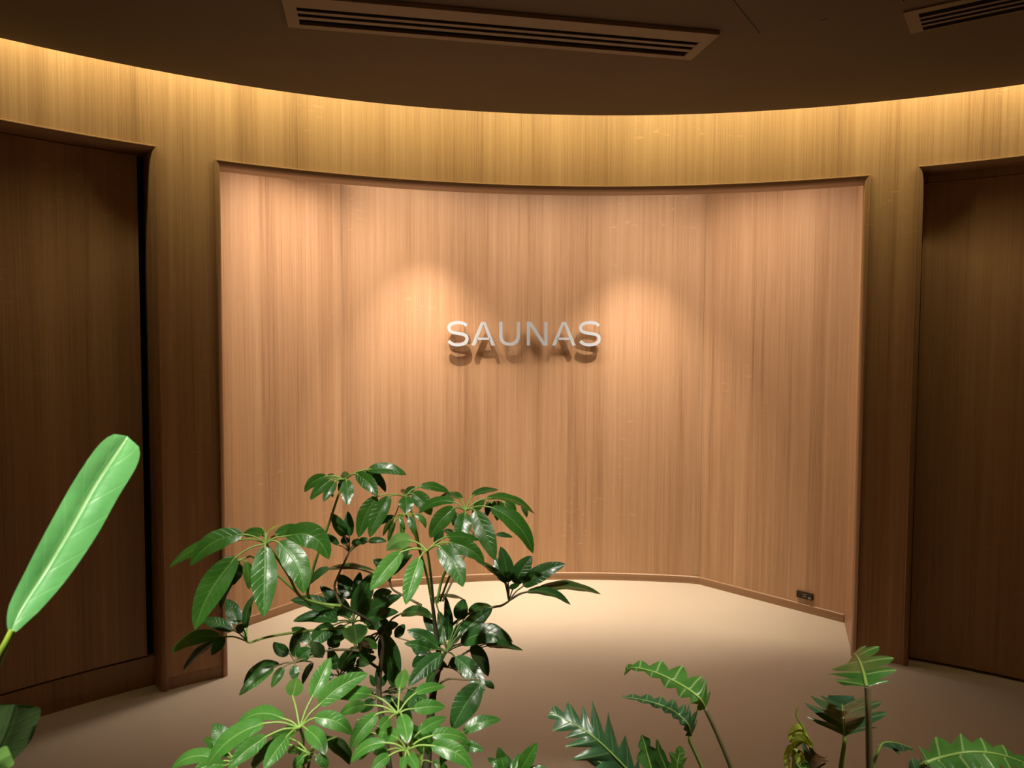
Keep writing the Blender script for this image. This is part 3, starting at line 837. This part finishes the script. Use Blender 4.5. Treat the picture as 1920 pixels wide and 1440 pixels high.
whorl(tall, A_, (1725, 1000), 1.42, [((1735, 950), (1895, 800), 66, 10, 0, Dk), ((1690, 900), (1598, 840), 75, 6, 0, Dk), ((1760, 890), (1885, 740), 60, 4, 0.02, Dk), ((1260, 912), (1612, 922), 44, 26, 0.02, Dk),
    ((1270, 900), (1124, 1022), 60, 20, 0, Dk)], stalk=STALK_D, pet=[(1745, 1060, 0), (1830, 1110, 0), (1960, 1180, -0.02)], pr=0.002)
whorl(tall, A_, (1450, 1310), 1.40, [
    ((1432, 1275), (1198, 1032), 110, 8, 0.02, Dk), ((1436, 1130), (1345, 948), 130, 4, 0.05, Dk), ((1462, 1130), (1502, 930), 85, 2, 0.05, Dk), ((1462, 1250), (1600, 935), 150, 6, 0.02, Dk),
    ((1502, 1292), (1812, 1108), 115, 22, -0.01, Dk), ((1520, 1300), (1790, 1232), 100, 18, -0.04, Dk), ((1455, 1325), (1480, 1472), 190, 0, -0.14, Dk),
    ((1350, 1255), (978, 1140), 115, 34, 0.0, Dk), ((1340, 1295), (998, 1300), 95, 34, -0.03, Dk), ((1300, 1330), (1115, 1490), 130, 10, -0.06, Dk), ((1600, 1130), (1740, 1078), 85, 12, 0.05, Dk),
    ((1560, 1300), (1640, 1360), 90, 4, -0.05, Dk), ((1385, 1330), (1310, 1470), 110, 4, -0.02, Dk)],
    stalk=STALK_K, pet=[(1440, 1420, 0.0), (1520, 1560, -0.02), (1650, 1660, -0.03)])
whorl(tall, D_, (750, 520), 1.34, [
    ((735, 462), (565, 235), 110, 6, 0.05, Dk), ((745, 435), (688, 190), 90, 4, 0.06, Dk), ((768, 430), (745, 78), 78, 4, 0.05, Dk), ((800, 455), (895, 265), 80, 6, 0.03, Dk),
    ((870, 370), (1115, 178), 130, 10, 0.04, Dk), ((862, 452), (1275, 462), 160, 85, -0.03, Dk), ((960, 345), (1278, 440), 66, 56, 0.05, Dk), ((685, 482), (438, 345), 118, 16, 0.0, Dk),
    ((625, 502), (415, 452), 80, 14, -0.02, Dk), ((722, 535), (448, 792), 132, 22, -0.06, Dk), ((820, 560), (1046, 848), 145, 32, -0.07, Dk), ((950, 460), (1082, 712), 118, 12, 0.03, Dk),
    ((848, 265), (892, 98), 118, 4, 0.07, Dk), ((930, 205), (1114, 160), 72, 22, 0.07, Dk), ((660, 95), (905, 108), 34, 22, 0.09, Dk)],
    stalk=STALK_K, pet=[(720, 570, 0.01), (690, 640, 0.02)])
whorl(tall, D_, (760, 640), 1.42, [((1075, 470), (1358, 506), 54, 18, 0.0, Dk), ((1060, 455), (1165, 470), 60, 8, 0.02, Dk), ((1050, 755), (1128, 812), 56, 8, 0, Dk), ((720, 590), (640, 700), 90, 4, 0, Dk), ((800, 560), (830, 670), 90, 4, 0, Dk),
    ((640, 560), (480, 640), 110, 20, 0.02, Dk), ((700, 620), (590, 780), 80, 6, 0, Dk), ((860, 690), (930, 720), 44, 4, 0, Dk), ((350, 400), (420, 300), 80, 4, 0.03, Dk), ((580, 540), (470, 460), 90, 4, 0.03, Dk)],
      stalk=STALK_D, pet=[(700, 640, 0.0), (660, 720, -0.02)], pr=0.002)
whorl(tall, D_, (1010, 740), 1.22, [((1015, 775), (795, 1135), 205, 14, -0.03, Dk)], stalk=STALK_D, pet=[(900, 740, 0.05), (760, 735, 0.1), (660, 800, 0.14)], pr=0.0016)
whorl(tall, D_, (240, 360), 1.43, [((390, 215), (642, 252), 88, 34, -0.08, Dk), ((240, 380), (335, 812), 175, 20, -0.02, Dk), ((180, 400), (40, 560), 120, 10, 0, Dk), ((270, 330), (370, 300), 70, 8, 0, Dk), ((90, 440), (190, 500), 80, 4, -0.1, Dk),
    ((130, 560), (30, 640), 60, 4, 0.0, Dk), ((300, 400), (160, 200), 110, 8, 0.03, Dk), ((200, 340), (100, 260), 70, 8, 0.03, Dk)],
      stalk=STALK_D, pet=[(235, 450, 0.0), (230, 560, 0)], pr=0.003)
whorl(tall, D_, (215, 850), 1.42, [((190, 790), (140, 700), 54, 2, 0, Dk), ((205, 780), (200, 640), 50, 2, 0, Dk), ((235, 790), (278, 690), 50, 2, 0, Dk), ((280, 840), (430, 800), 70, 10, 0, Dk), ((170, 860), (40, 830), 60, 8, 0, Dk),
    ((240, 880), (420, 960), 80, 6, 0, Dk), ((180, 900), (70, 1000), 90, 6, 0, Dk), ((430, 850), (600, 900), 130, 6, -0.05, Dk), ((490, 820), (420, 1080), 120, 6, -0.09, Dk)], stalk=STALK_D, pet=[(220, 900, 0)], pr=0.002)
whorl(tall, C_, (690, 435), 1.30, [
    ((480, 400), (92, 522), 112, 52, -0.02, G), ((490, 405), (188, 664), 62, 26, 0.02, Dk), ((510, 400), (410, 546), 85, 4, -0.04, Dk), ((580, 345), (325, 262), 98, 12, 0.02, Dk), ((618, 302), (528, 98), 120, 8, 0.05, Dk),
    ((688, 335), (752, 62), 66, 26, 0.05, Dk), ((668, 345), (598, 330), 80, 4, -0.03, Dk)], stalk=STALK, pet=[(720, 442, 0.0), (850, 402, 0.02), (1060, 365, 0.05), (1400, 330, 0.07), (1690, 310, 0.08)], pr=0.0021)
whorl(tall, C_, (1070, 605), 1.33, [
    ((1025, 530), (902, 440), 98, -16, 0, Dk), ((1078, 560), (1058, 375), 90, 2, 0.02, Dk), ((1100, 575), (1200, 490), 118, 6, 0.0, Dk), ((1070, 625), (1065, 742), 84, 0, -0.02, Dk), ((950, 622), (660, 790), 80, 60, 0.01, Dk),
    ((905, 640), (628, 864), 98, 14, -0.05, G), ((980, 640), (885, 802), 76, 4, -0.03, G), ((1210, 602), (1135, 776), 56, 6, 0.02, Dk), ((1190, 440), (1045, 328), 110, 8, 0.04, Dk), ((1290, 560), (1200, 440), 110, 4, -0.02, Dk)],
    stalk=STALK_D, pet=[(1160, 560, 0.0), (1250, 520, 0.02), (1450, 500, 0.04), (1700, 520, 0.05)], pr=0.002)
whorl(tall, C_, (1425, 715), 1.40, [((1440, 670), (1562, 470), 132, 4, 0, Dk), ((1400, 660), (1340, 480), 90, 2, 0, Dk), ((1600, 445), (1632, 612), 70, 2, -0.08, G), ((1600, 420), (1720, 500), 80, 6, -0.08, G), ((1480, 690), (1620, 680), 80, 10, 0, Dk),
    ((1380, 700), (1250, 760), 70, 6, 0, Dk), ((1560, 620), (1720, 560), 90, 8, 0, Dk), ((1340, 400), (1420, 480), 110, 4, 0, Dk)], stalk=STALK_D, pet=[(1480, 760, 0.0), (1600, 800, 0), (1740, 830, 0)], pr=0.002)

# ------------------------------------------------------------------ low umbrella plant in front
fb = base_of(660, 1.10)
front = empty('umbrella_plant', fb)
tag(front, 'low umbrella plant with bright fresh green leaflets in front of the tall one', 'potted plant')
stem(front, [(565, 1400, 1.03), (570, 1460, 1.05), (610, 1560, 1.08), fb + Vector((-0.02, 0, 0))], (0.0032, 0.007), STALK)
stem(front, [(764, 1440, 1.03), (750, 1500, 1.05), (700, 1600, 1.08), fb + Vector((0.02, 0, 0))], (0.0032, 0.007), STALK)
whorl(front, C_, (1110, 1125), 1.00, [
    ((1055, 872), (1085, 722), 140, 0, 0.10), ((1205, 885), (1357, 562), 138, 4, 0.07), ((1262, 942), (1655, 690), 160, 34, 0.04, Fr), ((1222, 1045), (1528, 1176), 138, 46, 0.0, Fr),
    ((1155, 1125), (1312, 1335), 140, 26, -0.06, Fr), ((985, 1050), (600, 1112), 112, 72, 0.02, Fr), ((832, 1085), (368, 1436), 160, 62, -0.02, Fr), ((850, 1188), (540, 1450), 140, 20, -0.05, Fr),
    ((1020, 1178), (825, 1450), 140, 8, -0.07, Fr), ((1090, 1140), (880, 1170), 110, -16, 0.06)],
    m=Fr, pet=[(1135, 1200, 0.02), (1130, 1290, 0.03), (1120, 1420, 0.03)], pr=0.0023)
whorl(front, D_, (365, 1010), 1.00, [
    ((380, 808), (420, 655), 108, 0, 0.09, Fr), ((500, 850), (738, 792), 84, 20, 0.05, Fr), ((490, 970), (742, 958), 118, 12, 0.02, Fr), ((158, 862), (-115, 880), 110, 22, 0.05), ((115, 942), (-95, 1020), 100, 22, 0.02, Fr),
    ((200, 1010), (-12, 1292), 135, 22, -0.03, Fr), ((300, 1045), (225, 1130), 100, 6, -0.04, Fr), ((392, 1012), (440, 1245), 135, 8, -0.06, Fr)],
    m=Fr, pet=[(372, 1080, 0.02), (380, 1250, 0.03), (400, 1420, 0.03)], pr=0.0022)
whorl(front, D_, (435, 1300), 0.95, [
    ((365, 1205), (182, 1145), 118, 12, 0.05, Fr), ((532, 1158), (748, 1042), 105, 14, 0.05, Fr), ((632, 1185), (918, 1218), 108, 30, 0.02, Fr), ((625, 1262), (955, 1450), 150, 50, -0.02, Fr), ((272, 1240), (-12, 1395), 100, 46, 0.0, Fr),
    ((300, 1340), (160, 1450), 100, 8, -0.03), ((450, 1330), (520, 1460), 90, 6, -0.05, Fr), ((425, 1340), (400, 1460), 70, 2, -0.05, Fr), ((280, 1300), (170, 1330), 70, 8, 0.02)],
    m=Fr, pet=[(450, 1350, 0.01), (450, 1440, 0.03)], pr=0.0023)
whorl(front, D_, (790, 1250), 1.08, [((885, 1160), (1182, 1058), 108, 34, 0.02, G), ((850, 1262), (1044, 1306), 88, 14, -0.02, G), ((740, 1200), (560, 1080), 90, 8, 0.05, G), ((780, 1280), (700, 1400), 90, 2, -0.03, G)],
      pet=[(740, 1330, 0.0), (690, 1440, 0.0)], pr=0.002)
whorl(front, C_, (590, 1400), 1.08, [((548, 1320), (425, 1085), 160, 6, 0.04, G), ((480, 1385), (92, 1440), 118, 66, 0.0, Fr), ((540, 1350), (350, 1200), 100, 10, 0.05, G), ((620, 1360), (700, 1190), 100, 4, 0.05, G), ((520, 1420), (250, 1500), 110, 40, -0.03, Fr)],
      pet=[(640, 1500, 0.0), (700, 1600, 0.0)], pr=0.002)
whorl(front, C_, (1190, 1330), 0.98, [((1230, 1250), (1300, 1160), 90, 4, 0.1, G), ((1290, 1190), (1505, 1415), 100, 20, 0.05, G), ((1400, 1195), (1500, 1405), 84, 10, 0.06, G), ((1240, 1340), (1330, 1440), 90, 10, 0, Fr), ((1140, 1350), (1060, 1440), 80, 6, 0, Fr),
    ((1110, 1320), (1020, 1290), 80, 8, 0.06, G), ((1180, 1310), (1130, 1420), 100, 4, 0.01, Fr), ((1010, 1200), (790, 1380), 110, 10, 0.08, G), ((880, 1260), (760, 1440), 90, 4, 0.09, G), ((1200, 1320), (1235, 1270), 30, 4, -0.01, Yg)],
      pet=[(1180, 1420, 0.02), (1150, 1500, 0.03)], pr=0.0019)
whorl(front, D_, (560, 1380), 1.10, [((480, 1100), (560, 1330), 110, 6, 0, G), ((600, 1130), (600, 1340), 80, 4, 0, G), ((160, 1160), (60, 1380), 130, 6, 0.02, G), ((320, 900), (470, 1100), 110, 8, 0.05, Dk), ((60, 1060), (90, 1250), 110, 4, 0.04, Dk), ((640, 1400), (760, 1450), 70, 8, 0, G)],
      stalk=STALK, pet=[(540, 1470, 0)], pr=0.002)

# ------------------------------------------------------------------ sprig at the bottom between the plants
sb = base_of(965, 1.22)
sprig = empty('umbrella_plant', sb)
tag(sprig, 'small upright umbrella plant sprig at the bottom edge right of the two umbrella plants', 'potted plant')
whorl(sprig, D_, (1290, 1530), 1.15, [((1190, 1450), (1076, 1362), 66, 6, 0.02, G), ((1215, 1470), (1160, 1272), 98, 2, 0.02, G), ((1335, 1465), (1472, 1240), 118, 4, 0.0, G), ((1290, 1450), (1335, 1325), 70, 2, 0.03, G), ((1250, 1460), (1210, 1330), 80, 2, 0.04, Dk), ((1380, 1480), (1550, 1440), 60, 10, 0, G)],
      pet=[(1290, 1650, 0.03), (1290, 1850, 0.05)])
stem(sprig, [(965, 1530, 1.2), sb], (0.004, 0.006))

# ------------------------------------------------------------------ lobed philodendron leaves
def env_std(t, tap=0.62):
    return (0.62 + 0.38 * math.sin(math.pi * min(1, t * 1.35 + 0.12))) * (1 - max(0, (t - tap) / (1 - tap)) ** 1.5 * 0.93)
def lobed(root, cr, midpts, Y, dds, wpx, m, pet, stalk=STALK_D, nl=6, ang=0.62, body=0.34, app=None, droop=0.5, fold=0.1, pr=0.003, face=1, p=0.8, lab=None, lo=1.0, tap=0.62):
    """midpts: midrib pixels from base to tip, dds: depth steps at each, pet: stalk pixels"""
    M_ = [P3(*cr(q), Y + d) for q, d in zip(midpts, dds)]
    mid = cubic(M_, int(math.ceil(96 / (len(M_) - 1))))
    half = wpx / cr.s / FPX * Y / 2 / math.cos(ang)
    mb = MB()
    pp = cubic([M_[0]] + [P3(*cr(q[:2]), Y + q[2]) for q in pet], 6)
    foot = Vector((root.location.x, root.location.y, 0.42)); pp += [pp[-1].lerp(foot, k) for k in (0.3, 0.6, 1.0)]
    mb.tube(pp, [pr * (0.8 + 0.5 * i / len(pp)) for i in range(len(pp))], 8)
    part = mb.build('leaf_stalk', stalk, root, smooth=True)
    if lab: part['label'] = lab
    leaf_mesh(mid, half, half * (app or 1.0), 'lobed', fold, m, 0.05, part, name='leaf_blade', face=face,
              lobes=dict(n=nl, env=lambda t: env_std(t, tap), ang=ang, body=body, droop=droop, p=p, lo=lo), seed=int(midpts[0][0]))
    mb = MB(); mb.tube(mid, [pr * 0.7 * (1 - 0.85 * i / len(mid)) for i in range(len(mid))], 6); mb.build('midrib', STALK, part, smooth=True)
    return part
pb = base_of(1370, 1.30)
phil = empty('philodendron', pb)
tag(phil, 'lobed philodendron with two arching leaves over a large dark one, right of the umbrella plants', 'potted plant')
lobed(phil, E_, [(1290, 592), (1230, 500), (1080, 400), (900, 318), (740, 288), (684, 345)], 1.22, [0, -.01, 0.02, .05, .07, .08], 420, L_PHIL,
      [(1300, 620, 0), (1370, 765, 0.01), (1485, 1045, 0.03), (1540, 1250, 0.05)], nl=7, app=0.95, pr=0.0036, body=0.38, ang=0.2, lo=0.42, droop=0.3, tap=0.35)
lobed(phil, E_, [(1185, 795), (1150, 700), (1030, 600), (850, 535), (662, 505)], 1.33, [0, -.02, 0.0, .03, .06], 320, L_PHILD,
      [(1170, 830, 0), (1210, 920, 0.01), (1265, 1045, 0.02), (1330, 1250, 0.02)], stalk=STALK, nl=8, app=0.9, pr=0.003, ang=0.3, body=0.4, lo=0.35, droop=0.3)
lobed(phil, E_, [(800, 1160), (640, 985), (480, 830), (340, 730), (130, 620)], 1.18, [0.03, 0.0, -.01, 0, 0.02], 500, L_PHILD,
      [(860, 1250, 0.05)], stalk=STALK, nl=6.4, app=0.98, ang=0.75, body=0.24, droop=0.12, tap=0.8, pr=0.0036)
lobed(phil, E_, [(1085, 1120), (1082, 1020), (1090, 960), (1110, 880)], 1.28, [0, 0, 0, 0], 170, L_PHIL, [(1090, 1200, 0.01)], stalk=STALK, nl=2.6, body=0.5, ang=0.6, droop=0.2)
lobed(phil, E_, [(1020, 1130), (985, 1020), (945, 920), (930, 825)], 1.30, [0, 0, 0, 0], 120, L_PHILD, [(1060, 1200, 0.01)], stalk=STALK, nl=2.0, body=0.6, ang=0.6, droop=0.2)
lobed(phil, E_, [(700, 1150), (600, 1060), (480, 985), (385, 912)], 1.32, [0, 0, 0, 0], 190, L_PHILD, [(800, 1220, 0.01)], stalk=STALK, nl=3, body=0.6)
lobed(phil, E_, [(900, 1100), (860, 960), (835, 860), (815, 790)], 1.28, [0, 0, 0, 0], 200, L_PHILD, [(930, 1200, 0.01)], stalk=STALK, nl=3, body=0.5, ang=0.5)

pb2 = base_of(1640, 1.28)
phil2 = empty('philodendron', pb2)
tag(phil2, 'lobed philodendron in front of the right pillar with two upright leaves on long stalks', 'potted plant')
lobed(phil2, F_, [(740, 432), (715, 320), (680, 225), (655, 190), (640, 178)], 1.16, [0, .03, .09, .13, .16], 570, L_PHIL,
      [(745, 470, 0), (752, 600, 0.0), (757, 820, 0.01), (762, 1045, 0.02)], nl=5, ang=0.32, body=0.36, droop=0.15, fold=0.0, pr=0.0046)
lobed(phil2, F_, [(575, 802), (568, 700), (560, 600), (556, 560), (556, 575)], 1.28, [0, .03, .09, .13, .16], 660, L_PHILD,
      [(572, 860, 0), (560, 940, 0.01), (545, 1045, 0.02)], stalk=STALK, nl=5, ang=0.15, body=0.36, droop=0.1, fold=-0.45, pr=0.0038)
lobed(phil2, F_, [(840, 885), (870, 850), (960, 850), (1090, 895)], 1.32, [0, 0.02, .03, .03], 190, L_PHILD,
      [(820, 930, 0), (790, 1005, 0.01), (780, 1100, 0.01)], stalk=STALK, nl=4, body=0.5, app=0.6)
lobed(phil2, F_, [(330, 1080), (320, 1010), (340, 960), (360, 930)], 1.26, [0, 0.02, .06, .08], 330, L_PHILD, [(335, 1150, 0.01)], stalk=STALK, nl=4, body=0.4, ang=0.3, droop=0.0, fold=-0.5)
lobed(phil2, F_, [(270, 1110), (275, 1060), (280, 1040), (285, 1022)], 1.16, [0, 0, .02, .02], 170, L_PHIL, [(275, 1180, 0.02)], stalk=STALK, nl=2, body=0.6)

pb3 = base_of(1850, 1.05)
phil3 = empty('philodendron', pb3)
tag(phil3, 'bright shiny philodendron leaf with wavy lobes cut by the bottom right corner', 'potted plant')
lobed(phil3, F_, [(1190, 1000), (1290, 965), (1500, 922), (1700, 932), (1880, 985), (2060, 1070)], 1.0, [0.0, 0.0, -.01, -.01, 0.0, 0.02], 420, L_PHIL,
      [(1150, 1040, 0.01), (1200, 1120, 0.03), (1400, 1300, 0.05)], stalk=STALK, nl=6, app=0.8, ang=0.25, body=0.42, droop=0.15, fold=0.0, p=0.6, pr=0.004)
lobed(phil3, F_, [(1500, 1200), (1560, 1080), (1640, 1010), (1700, 980)], 1.10, [0, 0, 0, 0], 300, L_PHIL, [(1480, 1280, 0.01)], stalk=STALK, nl=4, body=0.45)
lobed(phil3, F_, [(1100, 1180), (1110, 1090), (1160, 1030), (1200, 1000)], 1.12, [0, 0, 0, 0], 200, L_PHILD, [(1120, 1250, 0.01)], stalk=STALK, nl=3, body=0.45)

# curled yellow new leaf
yb_ = base_of(1492, 1.22)
yl = empty('curled_leaf_shoot', yb_)
tag(yl, 'yellow green young shoot with a twisted unfurling leaf and thin curled tip', 'plant shoot')
Y0 = 1.20
mb = MB(); pts = cubic([P3(*F_(q), Y0) for q in ((226, 575), (210, 640), (240, 700), (268, 745), (268, 800), (240, 850), (205, 880), (205, 960), (225, 1060))], 6)
mb.tube(pts + [Vector((yb_.x, yb_.y, 0.42))], [0.0008 + 0.0018 * min(1, i / 20) for i in range(len(pts) + 1)], 7); mb.build('stalk', L_YOUNG, yl, smooth=True)
def ylf(pts, w_, app, prof='oval', fold=0.9):
    leaf_mesh(cubic([P3(*F_(q), Y0 + d) for *q, d in pts], 6), w_ / 4 / FPX * Y0 / 2, app / 4 / FPX * Y0 / 2, prof, fold, L_YOUNG, 0.12, yl, name='young_leaf')
ylf([(195, 850, 0), (200, 790, .01), (250, 780, 0), (325, 892, -.01)], 130, 70)
ylf([(200, 895, 0), (240, 840, -.01), (290, 860, -.01), (326, 892, 0)], 110, 70)
ylf([(160, 1060, 0), (155, 960, .01), (190, 900, 0), (215, 920, -.01)], 90, 60)
ylf([(235, 1060, 0), (255, 1000, .01), (240, 945, 0), (205, 1010, -.02)], 80, 50)
ylf([(190, 1080, 0), (200, 1000, .0), (195, 940, 0), (188, 890, 0)], 100, 75)

# ------------------------------------------------------------------ near oval leaf at the left
ob = Vector((-0.62, 0.62, 0.418))
ov = empty('oval_leaf_plant', ob)
tag(ov, 'near plant at the left edge with one large upright oval pale green leaf', 'potted plant')
def oval(pts, Y, dds, w_, app, asym, prof, m, pet, lab=None):
    M_ = [P3(*G_(q), Y + d) for q, d in zip(pts, dds)]
    mb = MB(); pp = cubic([M_[0] + (M_[1] - M_[0]) * 0.1] + [P3(*G_(q[:2]), Y + q[2]) for q in pet], 6); pp += [pp[-1].lerp(ob, k) for k in (0.3, 0.6, 1.0)]
    mb.tube(pp, [0.0023 + 0.002 * i / len(pp) for i in range(len(pp))], 9)
    part = mb.build('leaf_stalk', STALK_Y, ov, smooth=True)
    half = w_ / G_.s / FPX * Y / 2
    leaf_mesh(cubic(M_, 8), half, half * app, prof, 0.42, m, 0.03, part, name='leaf_blade', asym=asym)
    return part
oval([(46, 884), (85, 790), (180, 640), (290, 455), (392, 275), (520, 82)], 0.56, [0, 0.01, 0.03, .05, .07, .09], 168, 1.0, 1.35, 'blunt', L_BIG,
     [(25, 930, 0), (-10, 1000, 0.005), (-60, 1130, 0.01)])
oval([(-60, 1480), (-30, 1400), (20, 1300), (60, 1180)], 0.60, [0, 0, 0, 0], 210, 1.0, 1.0, 'blunt', L_DEEP, [(-60, 1560, 0.0)])
oval([(-90, 1520), (-50, 1480), (-10, 1420), (45, 1385)], 0.57, [0, 0, 0, 0], 90, 1.0, 1.0, 'blunt', L_FRESH, [(-90, 1600, 0.0)])
